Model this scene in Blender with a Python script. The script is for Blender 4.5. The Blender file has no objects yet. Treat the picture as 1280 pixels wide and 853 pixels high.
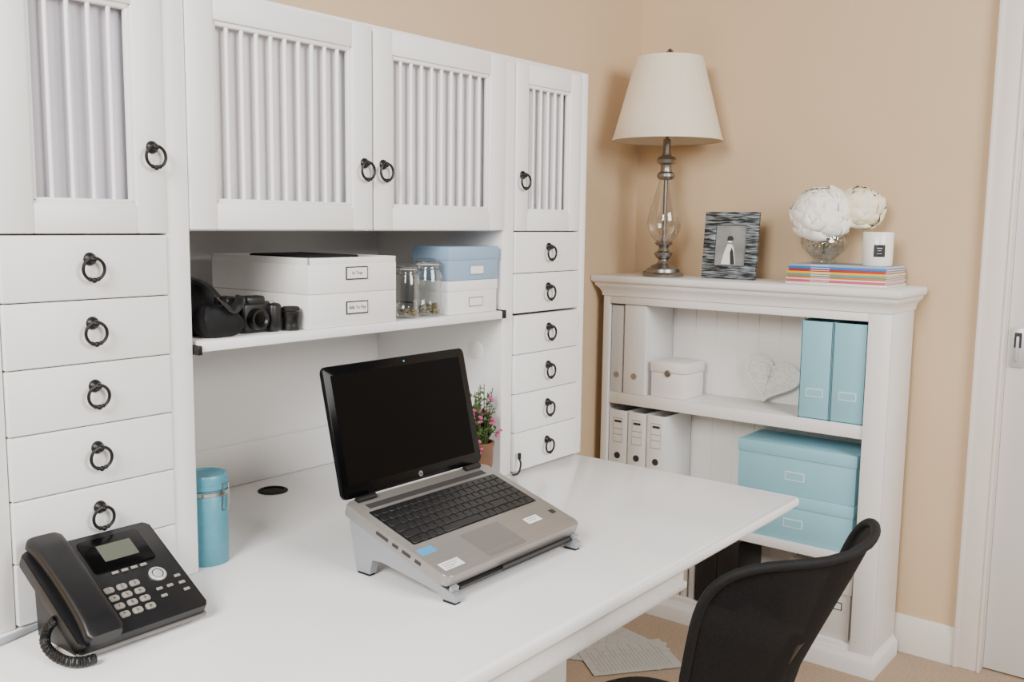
import bpy, bmesh, math, random
from mathutils import Matrix, Vector
random.seed(7)
C = bpy.context.scene.collection
R = math.radians
PI = math.pi

# ---------------------------------------------------------------- materials
def lin(c):
    c = c/255.0
    return c/12.92 if c <= 0.04045 else ((c+0.055)/1.055)**2.4
def rgb(r, g, b): return (lin(r), lin(g), lin(b), 1)
def mat(name, col, rough=.5, metal=0, var=.04, scale=8, bump=0, bscale=60, spec=.5, stretch=None, trans=0, lo=.3, hi=.7, col2=None):
    m = bpy.data.materials.new(name); m.use_nodes = True
    nt = m.node_tree; b = nt.nodes['Principled BSDF']
    b.inputs['Roughness'].default_value = rough; b.inputs['Metallic'].default_value = metal
    b.inputs['Specular IOR Level'].default_value = spec
    tc = nt.nodes.new('ShaderNodeTexCoord')
    src = tc.outputs['Object']
    if stretch:
        mp = nt.nodes.new('ShaderNodeMapping'); mp.inputs['Scale'].default_value = stretch
        nt.links.new(src, mp.inputs['Vector']); src = mp.outputs['Vector']
    n = nt.nodes.new('ShaderNodeTexNoise'); n.inputs['Scale'].default_value = scale; n.inputs['Detail'].default_value = 4
    nt.links.new(src, n.inputs['Vector'])
    r = nt.nodes.new('ShaderNodeValToRGB')
    c = rgb(*col)
    r.color_ramp.elements[0].position = lo; r.color_ramp.elements[1].position = hi
    r.color_ramp.elements[0].color = tuple(max(0, x*(1-var)) for x in c[:3])+(1,)
    r.color_ramp.elements[1].color = rgb(*col2) if col2 else tuple(min(1, x*(1+var)) for x in c[:3])+(1,)
    nt.links.new(n.outputs['Fac'], r.inputs['Fac']); nt.links.new(r.outputs['Color'], b.inputs['Base Color'])
    if bump:
        n2 = nt.nodes.new('ShaderNodeTexNoise'); n2.inputs['Scale'].default_value = bscale; n2.inputs['Detail'].default_value = 3
        nt.links.new(src, n2.inputs['Vector'])
        bp = nt.nodes.new('ShaderNodeBump'); bp.inputs['Strength'].default_value = bump; bp.inputs['Distance'].default_value = .002
        nt.links.new(n2.outputs['Fac'], bp.inputs['Height']); nt.links.new(bp.outputs['Normal'], b.inputs['Normal'])
    if trans:
        out = nt.nodes['Material Output']; mx = nt.nodes.new('ShaderNodeMixShader'); t = nt.nodes.new('ShaderNodeBsdfTransparent')
        mx.inputs[0].default_value = trans
        nt.links.new(b.outputs[0], mx.inputs[1]); nt.links.new(t.outputs[0], mx.inputs[2]); nt.links.new(mx.outputs[0], out.inputs['Surface'])
    return m
def glassmat(name, tint=(246, 249, 249), bump=0, bscale=40, base=.05, top=.7):
    m = bpy.data.materials.new(name); m.use_nodes = True; nt = m.node_tree
    nt.nodes.remove(nt.nodes['Principled BSDF']); out = nt.nodes['Material Output']
    t = nt.nodes.new('ShaderNodeBsdfTransparent'); t.inputs['Color'].default_value = rgb(*tint)
    g = nt.nodes.new('ShaderNodeBsdfGlossy'); g.inputs['Roughness'].default_value = .06
    lw = nt.nodes.new('ShaderNodeLayerWeight'); lw.inputs['Blend'].default_value = .35
    mr = nt.nodes.new('ShaderNodeMapRange'); mr.inputs['To Min'].default_value = base; mr.inputs['To Max'].default_value = top
    nt.links.new(lw.outputs['Facing'], mr.inputs['Value'])
    mx = nt.nodes.new('ShaderNodeMixShader')
    nt.links.new(mr.outputs['Result'], mx.inputs[0]); nt.links.new(t.outputs[0], mx.inputs[1]); nt.links.new(g.outputs[0], mx.inputs[2])
    if bump:
        v = nt.nodes.new('ShaderNodeTexVoronoi'); v.inputs['Scale'].default_value = bscale
        tc = nt.nodes.new('ShaderNodeTexCoord'); nt.links.new(tc.outputs['Object'], v.inputs['Vector'])
        bp = nt.nodes.new('ShaderNodeBump'); bp.inputs['Strength'].default_value = bump; bp.inputs['Distance'].default_value = .006
        nt.links.new(v.outputs['Distance'], bp.inputs['Height']); nt.links.new(bp.outputs['Normal'], g.inputs['Normal']); nt.links.new(bp.outputs['Normal'], lw.inputs['Normal'])
    nt.links.new(mx.outputs[0], out.inputs['Surface'])
    return m
M = {}
M['wall'] = mat('beige_wall_paint', (208, 182, 149), .85, var=.02, scale=3, bump=.1, bscale=220, spec=.2)
M['carpet'] = mat('carpet_pile', (174, 152, 130), .95, var=.12, scale=120, bump=.8, bscale=300, spec=.1)
M['white'] = mat('white_furniture_paint', (233, 231, 229), .42, var=.012, scale=5, bump=.06, bscale=90)
M['desk'] = mat('white_satin_desktop', (236, 235, 234), .16, var=.012, scale=4, bump=.02, bscale=60)
M['trim'] = mat('white_trim_paint', (224, 216, 207), .45, var=.012, scale=5)
M['door'] = mat('white_door_paint', (216, 212, 208), .5, var=.012, scale=5)
M['fabric'] = mat('gathered_lining_cloth', (214, 211, 216), .9, var=.02, scale=20, spec=.1)
M['fabricgrey'] = mat('grey_lining_cloth', (198, 195, 204), .9, var=.02, scale=20, spec=.1)
M['iron'] = mat('black_iron', (28, 26, 26), .4, metal=.4, var=.2, scale=40)
M['black'] = mat('black_plastic', (15, 15, 17), .4, var=.15, scale=30)
M['gloss'] = mat('gloss_black', (7, 7, 8), .2, var=.1, scale=10, spec=.15)
M['screen'] = mat('dark_display', (6, 6, 7), .3, var=.1, scale=6, spec=.06)
M['rubber'] = mat('black_rubber', (18, 18, 18), .8, var=.15, scale=30)
M['softblack'] = mat('black_nylon', (14, 14, 16), .75, var=.25, scale=60, bump=.4, bscale=200, spec=.3)
M['meshblack'] = mat('black_mesh_cloth', (15, 15, 17), .85, var=.5, scale=260, bump=.6, bscale=400, spec=.2, trans=.012)
M['silver'] = mat('silver_plastic', (160, 163, 169), .35, metal=.45, var=.03, scale=20)
M['plate'] = mat('pale_steel_plate', (196, 196, 198), .4, metal=.4, var=.03, scale=20)
M['bronze'] = mat('brushed_grey_alloy', (154, 149, 144), .38, metal=.5, var=.04, scale=14, stretch=(1, 12, 12))
M['pad'] = mat('touchpad_grey', (128, 124, 121), .45, metal=.4, var=.03)
M['chrome'] = mat('polished_steel', (200, 198, 192), .16, metal=1, var=.02)
M['nickel'] = mat('antique_pewter', (146, 143, 140), .34, metal=1, var=.10, scale=30)
M['blue'] = mat('duck_egg_blue_board', (140, 195, 211), .6, var=.02, scale=12)
M['bluegrey'] = mat('dusty_blue_board', (138, 164, 190), .6, var=.02, scale=12)
M['tin'] = mat('teal_blue_tin', (74, 134, 150), .38, var=.03, scale=90, col2=(80, 140, 156))
M['tinlid'] = mat('teal_blue_tin_lid', (76, 136, 152), .35, var=.03, scale=20)
M['board'] = mat('white_card', (232, 229, 226), .65, var=.015, scale=12)
M['card2'] = mat('off_white_card', (214, 210, 205), .65, var=.015, scale=12)
M['file'] = mat('white_file_vinyl', (228, 227, 226), .5, var=.015, scale=12)
M['filegrey'] = mat('pale_grey_file_vinyl', (206, 206, 206), .5, var=.015, scale=12)
M['paper'] = mat('printed_paper', (222, 218, 210), .8, var=.06, scale=40)
M['newsprint'] = mat('greyish_printed_paper', (186, 183, 177), .8, var=.06, scale=40)
M['ink'] = mat('dark_ink', (50, 48, 48), .7)
M['inkgrey'] = mat('grey_ink', (140, 138, 136), .7)
M['inkpale'] = mat('pale_grey_ink', (164, 161, 156), .8)
M['shade'] = mat('cream_linen_shade', (228, 216, 197), .85, var=.03, scale=90, bump=.3, bscale=300, spec=.1)
M['petal'] = mat('ivory_petals', (249, 246, 238), .7, var=.02, scale=30, spec=.2)
M['petal2'] = mat('cream_petals', (248, 238, 212), .7, var=.03, scale=30, spec=.2)
M['leaf'] = mat('green_leaf', (84, 112, 52), .6, var=.25, scale=30)
M['stem'] = mat('dark_stem', (70, 84, 44), .7, var=.2)
M['pink'] = mat('pink_blossom', (196, 84, 140), .7, var=.2, scale=40)
M['yellow'] = mat('yellow_blossom', (216, 172, 70), .7, var=.15, scale=40)
M['terracotta'] = mat('tan_brown_pot', (118, 82, 58), .5, var=.12, scale=20)
M['sealgrey'] = mat('pale_rubber_seal', (190, 186, 176), .6)
M['candle'] = mat('white_glazed_glass', (244, 240, 232), .25, var=.01)
M['wax'] = mat('cream_wax', (240, 228, 200), .6)
M['glass'] = glassmat('clear_jar_glass', base=.07)
M['cutglass'] = glassmat('cut_crystal', (244, 246, 246), bump=.8, bscale=60, base=.16, top=.6)
M['lampglass'] = glassmat('clear_lamp_glass', (244, 244, 242), base=.09, top=.85)
M['beads'] = mat('jar_contents', (116, 106, 78), .6, var=.5, scale=90)
M['lcd'] = mat('lcd_grey_green', (84, 88, 76), .3, var=.03)
M['key'] = mat('muted_key_plastic', (136, 131, 123), .5, var=.04)
M['streak'] = mat('blue_grey_streaked_lacquer', (26, 29, 32), .35, var=.3, scale=26, stretch=(1, .8, 9), lo=.44, hi=.68, col2=(150, 162, 168))
M['phograin'] = mat('grey_photo_print', (140, 142, 142), .35, var=.25, scale=14)
M['photowhite'] = mat('white_photo_print', (236, 236, 234), .4)
M['photodark'] = mat('dark_photo_print', (48, 50, 52), .4)
for n, c in (('b_red', (190, 36, 34)), ('b_yellow', (232, 172, 24)), ('b_blue', (40, 110, 186)), ('b_pink', (212, 74, 106)), ('b_teal', (64, 156, 150)), ('b_cream', (222, 214, 200)), ('b_grey', (150, 172, 190)), ('b_orange', (222, 110, 40)), ('st_blue', (70, 150, 200)), ('st_white', (232, 232, 230)), ('st_black', (40, 40, 44)), ('cable', (160, 164, 170))):
    M[n] = mat(n, c, .5, var=.06, scale=20)
M['wicker'] = mat('white_woven_cane', (216, 214, 211), .7, var=.04, scale=110, bump=.5, bscale=130, lo=.36, hi=.60, col2=(230, 228, 226))

# ---------------------------------------------------------------- mesh builder (world coordinates)
class MB:
    def __init__(s): s.bm = bmesh.new()
    def merge(s, t, Mx=None):
        if Mx is not None: bmesh.ops.transform(t, matrix=Mx, verts=t.verts)
        bmesh.ops.recalc_face_normals(t, faces=t.faces)
        me = bpy.data.meshes.new('tmp'); t.to_mesh(me); t.free()
        s.bm.from_mesh(me); bpy.data.meshes.remove(me); return s
    def box(s, x0, x1, y0, y1, z0, z1, b=0, seg=2, M=None):
        t = bmesh.new(); bmesh.ops.create_cube(t, size=1)
        for v in t.verts:
            v.co = Vector(((x0+x1)/2+v.co.x*(x1-x0), (y0+y1)/2+v.co.y*(y1-y0), (z0+z1)/2+v.co.z*(z1-z0)))
        if b:
            b = min(b, .45*min(abs(x1-x0), abs(y1-y0), abs(z1-z0)))
            bmesh.ops.bevel(t, geom=t.edges[:], offset=b, segments=seg, profile=.5, affect='EDGES')
        return s.merge(t, M)
    def lathe(s, prof, n=32, M=None, cap=True):
        t = bmesh.new(); rings = []
        for r, z in prof:
            if r < 1e-6: rings.append([t.verts.new((0, 0, z))])
            else: rings.append([t.verts.new((r*math.cos(2*PI*k/n), r*math.sin(2*PI*k/n), z)) for k in range(n)])
        for a, b in zip(rings, rings[1:]):
            for k in range(n):
                k2 = (k+1) % n
                if len(a) == 1 and len(b) == 1: continue
                if len(a) == 1: t.faces.new((a[0], b[k], b[k2]))
                elif len(b) == 1: t.faces.new((a[k], a[k2], b[0]))
                else: t.faces.new((a[k], a[k2], b[k2], b[k]))
        if cap:
            if len(rings[0]) > 1: t.faces.new(rings[0])
            if len(rings[-1]) > 1: t.faces.new(rings[-1])
        return s.merge(t, M)
    def tube(s, pts, r, n=8, closed=False, M=None, flat=1):
        pts = [Vector(p) for p in pts]; N = len(pts); t = bmesh.new(); rings = []
        up = None
        for i, p in enumerate(pts):
            a = pts[(i-1) % N] if closed or i > 0 else p
            b = pts[(i+1) % N] if closed or i < N-1 else p
            d = (b-a).normalized()
            if up is None:
                up = Vector((0, 0, 1)) if abs(d.z) < .9 else Vector((1, 0, 0))
            up = (up-d*up.dot(d)).normalized(); sd = d.cross(up)
            rr = r[i] if isinstance(r, (list, tuple)) else r
            rings.append([t.verts.new(p+(up*math.cos(2*PI*k/n)*flat+sd*math.sin(2*PI*k/n))*rr) for k in range(n)])
        for i in range(N if closed else N-1):
            a, b = rings[i], rings[(i+1) % N]
            for k in range(n): t.faces.new((a[k], a[(k+1) % n], b[(k+1) % n], b[k]))
        if not closed: t.faces.new(rings[0]); t.faces.new(rings[-1])
        return s.merge(t, M)
    def prism(s, poly, z0, z1, M=None, b=0):
        t = bmesh.new()
        lo = [t.verts.new((x, y, z0)) for x, y in poly]; hi = [t.verts.new((x, y, z1)) for x, y in poly]
        t.faces.new(lo); t.faces.new(hi); n = len(poly)
        for k in range(n): t.faces.new((lo[k], lo[(k+1) % n], hi[(k+1) % n], hi[k]))
        if b: bmesh.ops.bevel(t, geom=[e for e in t.edges if abs(e.verts[0].co.z-e.verts[1].co.z) < 1e-7], offset=b, segments=2, profile=.5, affect='EDGES')
        return s.merge(t, M)
    def rloft(s, x0, x1, y0, y1, prof, sides=(1, 1, 1, 1)):
        t = bmesh.new(); rings = []
        for o, z in prof:
            X0, X1, Y0, Y1 = x0-o*sides[0], x1+o*sides[1], y0-o*sides[2], y1+o*sides[3]
            rings.append([t.verts.new(c) for c in ((X0, Y0, z), (X1, Y0, z), (X1, Y1, z), (X0, Y1, z))])
        for a, b in zip(rings, rings[1:]):
            for k in range(4): t.faces.new((a[k], a[(k+1) % 4], b[(k+1) % 4], b[k]))
        t.faces.new(rings[0]); t.faces.new(rings[-1])
        return s.merge(t)
    def ball(s, c, r, sc=(1, 1, 1), u=16, v=10, M=None):
        t = bmesh.new(); bmesh.ops.create_uvsphere(t, u_segments=u, v_segments=v, radius=r)
        for w in t.verts: w.co = Vector((c[0]+w.co.x*sc[0], c[1]+w.co.y*sc[1], c[2]+w.co.z*sc[2]))
        return s.merge(t, M)
    def grid(s, f, nu, nv, M=None, wrap=False, caps=False):
        t = bmesh.new(); g = [[t.verts.new(f(i/nu, j/nv)) for j in range(nv if wrap else nv+1)] for i in range(nu+1)]
        nj = nv
        for i in range(nu):
            for j in range(nj):
                j2 = (j+1) % nv if wrap else j+1
                t.faces.new((g[i][j], g[i+1][j], g[i+1][j2], g[i][j2]))
        if caps: t.faces.new(g[0]); t.faces.new(g[-1])
        return s.merge(t, M)
    def text(s, body, size, M, ext=.0002):
        cu = bpy.data.curves.new('t', 'FONT'); cu.body = body; cu.size = size; cu.align_x = 'CENTER'; cu.align_y = 'CENTER'; cu.extrude = ext; cu.resolution_u = 3
        ob = bpy.data.objects.new('t', cu); C.objects.link(ob)
        dg = bpy.context.evaluated_depsgraph_get(); me = bpy.data.meshes.new_from_object(ob.evaluated_get(dg))
        bpy.data.objects.remove(ob); bpy.data.curves.remove(cu)
        t = bmesh.new(); t.from_mesh(me); bpy.data.meshes.remove(me)
        return s.merge(t, M)
    def mesh(s, name, off=(0, 0, 0), smooth=True):
        bmesh.ops.translate(s.bm, vec=-Vector(off), verts=s.bm.verts)
        me = bpy.data.meshes.new(name); s.bm.to_mesh(me); s.bm.free()
        if smooth and len(me.polygons):
            me.polygons.foreach_set('use_smooth', [True]*len(me.polygons)); me.set_sharp_from_angle(angle=R(38))
        return me
def T(x, y, z): return Matrix.Translation((x, y, z))
def RX(a): return Matrix.Rotation(R(a), 4, 'X')
def RY(a): return Matrix.Rotation(R(a), 4, 'Y')
def RZ(a): return Matrix.Rotation(R(a), 4, 'Z')
FY = RX(90)                 # sheet facing -Y
FX = RZ(-90) @ RX(90)       # sheet facing -X
sgp = lambda q, p: math.copysign(abs(q)**p, q)

def setp(o, label, cat, group=None):
    o['label'] = label; o['category'] = cat
    if group: o['group'] = group
    return o
def thing(name, label, cat, loc, group=None):
    o = bpy.data.objects.new(name, None); C.objects.link(o); o.location = loc; o.empty_display_size = .05
    return setp(o, label, cat, group)
def top(o):
    while o.parent: o = o.parent
    return o
def part(name, mb, m, parent, label=None, smooth=True):
    t = top(parent); o = bpy.data.objects.new(name, mb.mesh(name, t.location, smooth)); C.objects.link(o); o.parent = parent
    o.data.materials.append(M[m])
    if label: o['label'] = label
    return o
def shared(name, me, parent, at):
    o = bpy.data.objects.new(name, me); C.objects.link(o); o.parent = parent
    p = Vector(at)-Vector(top(parent).location); q = parent
    while q.parent: p -= Vector(q.location); q = q.parent
    o.location = p
    return o
def single(name, mb, m, label, cat, loc, group=None):
    o = bpy.data.objects.new(name, mb.mesh(name, loc)); C.objects.link(o); o.location = loc; o.data.materials.append(M[m])
    return setp(o, label, cat, group)
def struct(name, mb, m, parent=None):
    o = bpy.data.objects.new(name, mb.mesh(name)); C.objects.link(o); o.data.materials.append(M[m])
    o['kind'] = 'structure'
    if parent: o.parent = parent
    return o
def dup(r0, loc, label, group=None):
    r = r0.copy(); C.objects.link(r); r.location = loc; r['label'] = label
    if group: r['group'] = group
    for ch in r0.children:
        c = ch.copy(); C.objects.link(c); c.parent = r
        for g in ch.children:
            d = g.copy(); C.objects.link(d); d.parent = c
    return r

# ---------------------------------------------------------------- room
XW, YW = 1.03, .475
struct('floor', MB().box(-4.2, XW+.1, -3.6, YW+.1, -.05, 0), 'carpet')
struct('wall_back', MB().box(-4.2, XW+.1, YW, YW+.1, 0, 2.6), 'wall')
struct('wall_right', MB().box(XW, XW+.1, -.80, YW, 0, 2.6).box(XW, XW+.1, -1.80, -.80, 2.1, 2.6).box(XW, XW+.1, -3.6, -1.80, 0, 2.6), 'wall')
bb = MB()
bb.rloft(XW-.016, XW, -.742, YW, [(0, 0), (0, .09), (-.004, .1), (-.006, .112), (-.011, .122)], (1, 0, 0, 0))
struct('baseboard_right', bb, 'trim')
struct('baseboard_back', MB().rloft(-4.2, XW-.02, YW-.016, YW, [(0, 0), (0, .09), (-.004, .1), (-.006, .112), (-.011, .122)], (0, 0, 1, 0)), 'trim')
struct('trim_1', MB().box(XW-.018, XW+.06, -.822, -.742, 0, 2.18, .004).box(XW-.024, XW-.012, -.757, -.742, 0, 2.18, .003).box(XW-.022, XW-.01, -.822, -.812, 0, 2.18, .003)
       .box(XW-.018, XW+.06, -1.80, -.80, 2.1, 2.18, .004), 'trim')
dr = struct('door_1', MB().box(XW+.022, XW+.06, -1.80, -.822, .005, 2.1, .003), 'door')
lt = part('latch', MB().box(XW+.014, XW+.0215, -.872, -.832, .965, 1.085, .003), 'plate', dr)
part('latch_recess', MB().box(XW+.0125, XW+.0135, -.862, -.842, 1.025, 1.07, 0), 'ink', lt)
part('latch_lever', MB().box(XW+.005, XW+.0125, -.856, -.848, .985, 1.06, .002), 'plate', lt)

# ---------------------------------------------------------------- desk
DX1 = -.03
desk = thing('desk', 'long white painted desk with moulded edge carrying the drawer hutch', 'desk', (-.8, -.1, 0))
wt = part('worktop', MB().rloft(-1.60, DX1, -.619, .455, [(-.026, .720), (-.022, .724), (-.012, .727), (-.009, .733), (-.008, .736), (0, .739), (.001, .746), (0, .753), (-.003, .7575), (-.008, .76)], (1, 1, 1, 0)), 'desk', desk)
gx, gy = -.79, .325
part('grommet', MB().lathe([(.026, 0), (.034, 0), (.034, .002), (.031, .0035), (.026, .003)], 28, T(gx, gy, .76), cap=False).lathe([(0, .0006), (.027, .0006)], 24, T(gx, gy, .76), cap=False), 'rubber', wt, 'round black cable grommet')
part('apron', MB().box(-1.52, -.50, -.578, -.560, .668, .720, .003).box(-1.52, -.50, -.586, -.574, .672, .686, .003), 'white', desk)
part('pedestal', MB().box(-1.56, -1.20, .0, .45, .06, .720, .003).box(-1.55, -1.21, .02, .44, 0, .06), 'white', desk)
part('pedestal', MB().box(-.36, -.06, .0, .45, .06, .720, .003).box(-.35, -.07, .02, .44, 0, .06), 'white', desk)
part('leg', MB().box(-1.57, -1.50, -.57, -.50, 0, .720, .004), 'white', desk)
part('back_panel', MB().box(-1.20, -.36, .43, .445, .1, .720), 'white', desk)

# ---------------------------------------------------------------- hutch
Z0, ZT = .7605, 1.764
hx1 = -.012
hutch = thing('hutch_cabinet', 'white wooden hutch of drawers and spindle doors standing on the desk', 'cabinet', (-.78, .2, Z0))
car = MB()
car.box(-1.555, -1.513, .006, .44, Z0, ZT-.002, .002)
car.box(-1.243, -1.198, .004, .44, Z0, ZT-.002, .003)
car.box(-.357, -.315, .004, .44, Z0, ZT-.002, .003)
car.box(-.042, hx1, .002, .44, Z0, ZT-.002, .003)
car.box(-1.555, hx1, .003, .445, ZT-.014, ZT, .002)
car.box(-1.198, -.357, .02, .43, 1.358, 1.374, .001)
for a, b in ((-1.513, -1.243), (-.315, -.042)):
    car.box(a, b, .03, .43, 1.35, 1.362); car.box(a, b, .03, .43, Z0, Z0+.01)
part('carcass', car, 'white', hutch)
bk = part('back_panel', MB().box(-1.54, hx1-.01, .43, .445, Z0, ZT-.015), 'white', hutch)
part('skirting_strip', MB().box(-1.197, -.358, .418, .4295, Z0, Z0+.098, .003), 'white', bk)
part('hole_cover', MB().lathe([(0, .004), (.016, .004), (.021, .002), (.022, 0)], 24, T(-.357, .0846, 1.067) @ RY(-90)), 'white', hutch)
# iron ring pull, plate in the plane y=0
pm = MB()
pm.lathe([(0, .0075), (.005, .0075), (.007, .0055), (.0095, .0035), (.0105, 0)], 20, RX(90))
pm.ball((0, -.0105, 0), .0055)
pm.tube([(.0172*math.sin(2*PI*k/28), -.0115, -.0152-.0172*math.cos(2*PI*k/28)) for k in range(28)], .0026, 8, closed=True)
pm.ball((0, -.0115, -.0324), .0044); pm.ball((.0066, -.0115, -.0308), .0034); pm.ball((-.0066, -.0115, -.0308), .0034)
pull = pm.mesh('ring_pull'); pull.materials.append(M['iron'])
# drawers
def drawers(x0, x1, zs, brk=False):
    for i in range(6):
        zt, zb = zs[i]-.0009, zs[i+1]+.0009
        yf = 0
        if brk and i == 1: zb += .003
        if brk and i > 1: yf = -.004
        if brk and i == 2: zt -= .001
        d = part('drawer', MB().box(x0+.001, x1-.001, yf, .018, zb, zt, .0025, 3).box(x0+.01, x1-.01, .018, .40, zb+.006, zt-.012), 'white', hutch)
        shared('ring_pull', pull, d, ((x0+x1)/2, yf-.0005, (zt+zb)/2+.013))
drawers(-1.5125, -1.2425, [1.352, 1.252, 1.153, 1.054, .956, .860, .764])
drawers(-.3145, -.0425, [1.357, 1.256, 1.155, 1.057, .959, .862, .764], True)
def spindle_door(x0, x1, z0, z1, n, px, sw=.052, rail=.046, hw=.0041, lining='fabric'):
    m = MB(); b = .003
    x0 += .0012; x1 -= .0012
    m.box(x0, x0+sw, 0, .022, z0, z1, b).box(x1-sw, x1, 0, .022, z0, z1, b)
    m.box(x0+sw-.001, x1-sw+.001, .0005, .0215, z0, z0+rail, b).box(x0+sw-.001, x1-sw+.001, .0005, .0215, z1-rail, z1, b)
    i0, i1, j0, j1 = x0+sw, x1-sw, z0+rail, z1-rail
    q = .008
    m.box(i0-.001, i0+q, .005, .016, j0, j1, .003).box(i1-q, i1+.001, .005, .016, j0, j1, .003).box(i0, i1, .005, .016, j0-.001, j0+q, .003).box(i0, i1, .005, .016, j1-q, j1+.001, .003)
    for k in range(n):
        x = i0+(i1-i0)*(k+1)/(n+1)
        m.tube([(x, .010, j0), (x, .010, j1)], hw, 10)
    d = part('door', m, 'white', hutch)
    part('cloth_lining', MB().grid(lambda u, v: (i0-.01+(i1-i0+.02)*u, .0255+.0012*math.sin(u*(i1-i0)*160)+.0008*math.sin(u*61), j0-.01+(j1-j0+.02)*v), 160, 1), lining, d)
    shared('ring_pull', pull, d, (px, -.0005, 1.492))
spindle_door(-1.512, -1.241, 1.354, ZT-.008, 4, -1.266, hw=.0036, lining='fabricgrey')
spindle_door(-1.198, -.779, 1.360, ZT-.006, 9, -.803)
spindle_door(-.777, -.357, 1.360, ZT-.006, 9, -.752)
spindle_door(-.314, -.043, 1.359, ZT-.010, 5, -.290, .046)
sh = part('sliding_shelf', MB().box(-1.1885, -.3665, -.006, .41, 1.151, 1.17, .003), 'white', hutch)
part('runner', MB().box(-1.1975, -1.1890, -.010, .40, 1.147, 1.163, .001), 'iron', sh, 'dark metal drawer runner')
part('runner', MB().box(-.366, -.3575, -.010, .40, 1.152, 1.172, .001), 'iron', sh, 'dark metal drawer runner')

# ---------------------------------------------------------------- bookcase
bx0, bx1, by0, by1 = .76, .985, -.566, .437
bc = thing('bookcase', 'low white bookcase with moulded crown standing against the beige wall', 'bookcase', ((bx0+bx1)/2, (by0+by1)/2, 0))
part('side_panel', MB().box(bx0+.005, bx1, by0, by0+.02, 0, 1.124, .001), 'white', bc)
part('side_panel', MB().box(bx0+.005, bx1, by1-.02, by1, 0, 1.124, .001), 'white', bc)
part('stile', MB().box(bx0, bx0+.02, by0-.001, -.499, .05, 1.125, .003), 'white', bc)
part('stile', MB().box(bx0, bx0+.02, .411, by1+.001, .05, 1.125, .003), 'white', bc)
part('top_rail', MB().box(bx0+.001, bx0+.019, -.499, .411, 1.098, 1.125, .002), 'white', bc)
bkp = MB(); n = 12
for k in range(n):
    y = by0+.02+(by1-by0-.04)*k/n; bkp.box(.968, .98, y, y+(by1-by0-.04)/n, .05, 1.12, .002, 1)
part('back_panel', bkp, 'white', bc)
for z0, z1 in ((.737, .779), (.337, .368), (.058, .085)):
    part('shelf', MB().box(.766, .967, by0+.0205, by1-.0205, z0, z1, .004), 'white', bc)
part('crown', MB().rloft(bx0, bx1, by0, by1, [(0, 1.124), (.004, 1.126), (.005, 1.136), (.009, 1.146), (.017, 1.156), (.023, 1.162), (.024, 1.170), (.029, 1.172), (.034, 1.178), (.035, 1.188), (.032, 1.195), (.028, 1.198)], (1, 0, 1, 1)), 'white', bc)
part('plinth', MB().rloft(bx0, bx1-.002, by0, by1, [(.014, 0), (.014, .045), (.010, .052), (.004, .058), (.0015, .066)], (1, 0, 1, 1)), 'white', bc)
ZB = 1.1985

# ---------------------------------------------------------------- laptop stand and laptop
LX = -.84
ML = T(LX, -.4265, .789) @ RX(17.3)
st = thing('laptop_stand', 'silver grey laptop riser with angled sides under the open laptop', 'stand', (LX, -.31, .76))
def side(x0, x1):
    py = [(-.440, .0045), (-.410, .0045), (-.402, .013), (-.380, .017), (-.270, .034), (-.246, .032), (-.240, .0045), (-.206, .0045), (-.188, .095), (-.194, .0965), (-.4245, .0215), (-.440, .016)]
    return MB().prism([(y, z+.76) for y, z in py], 0, x1-x0, Matrix(((0, 0, 1, x0), (1, 0, 0, 0), (0, 1, 0, 0), (0, 0, 0, 1))), .0004)
for x0 in (-1.020, -.676):
    sd = part('side_support', side(x0, x0+.016), 'silver', st, smooth=False)
    part('rubber_foot', MB().box(x0+.001, x0+.015, -.438, -.412, .7603, .7646), 'rubber', sd)
    part('rubber_foot', MB().box(x0+.001, x0+.015, -.238, -.208, .7603, .7646), 'rubber', sd)
part('platform', MB().box(-.164, .164, .004, .235, -.0085, -.0012, .002, M=ML), 'black', st)
part('front_lip', MB().box(-.160, .160, -.008, .004, -.008, -.002, M=ML).box(-.05, .15, -.008, -.004, -.008, .003, M=ML), 'black', st)
part('stop_clip', MB().box(.164, .180, -.008, -.001, -.007, .001, M=ML), 'silver', st, smooth=False)
part('stop_clip', MB().box(-.180, -.164, -.008, -.001, -.007, .001, M=ML), 'silver', st, smooth=False)

lap = thing('laptop', 'open grey laptop with black screen standing on a silver riser', 'laptop', (LX, -.31, .80))
def rrect(x0, x1, y0, y1, r, n=5):
    p = []
    for cx, cy, a in ((x1-r, y1-r, 0), (x0+r, y1-r, 90), (x0+r, y0+r, 180), (x1-r, y0+r, 270)):
        for k in range(n+1): p.append((cx+r*math.cos(R(a+90*k/n)), cy+r*math.sin(R(a+90*k/n))))
    return p
base = part('base', MB().prism(rrect(-.19, .19, 0, .258, .012), 0, .0205, ML, .003), 'bronze', lap)
part('base_trim', MB().prism(rrect(-.1885, .1885, .001, .257, .012), -.001, .004, ML), 'black', base)
for k, (px_, w) in enumerate(((.06, .014), (.085, .02), (.115, .014), (.14, .03))):
    part('port', MB().box(-.1906, -.1898, px_, px_+w, .007, .013, M=ML), 'ink', base)
kb = MB().prism(rrect(-.172, .172, .098, .214, .004), .0203, .0209, ML)
rows = [(.197, .012), (.1775, .0165), (.158, .0165), (.1385, .0165), (.119, .0165), (.1, .0165)]
for ri, (v0, h) in enumerate(rows):
    x = -.169; pitch = .0188
    widths = [1]*18 if ri else [.95]*19
    if ri == 2: widths = [1.5]+[1]*12+[1.0]+[1]*4
    if ri == 3: widths = [1.75]+[1]*11+[1.75]+[1]*4
    if ri == 4: widths = [2.2]+[1]*10+[2.3]+[1]*3
    if ri == 5: widths = [1.2, 1, 1, 1, 5.4, 1, 1, 1, 1, 1]+[1]*3
    k_ = .338/(sum(widths)*pitch)
    for w in widths:
        ww = w*pitch*k_
        kb.box(x+.0011, x+ww-.0011, v0, v0+h, .0207, .0226, .0006, 1, M=ML); x += ww
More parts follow.
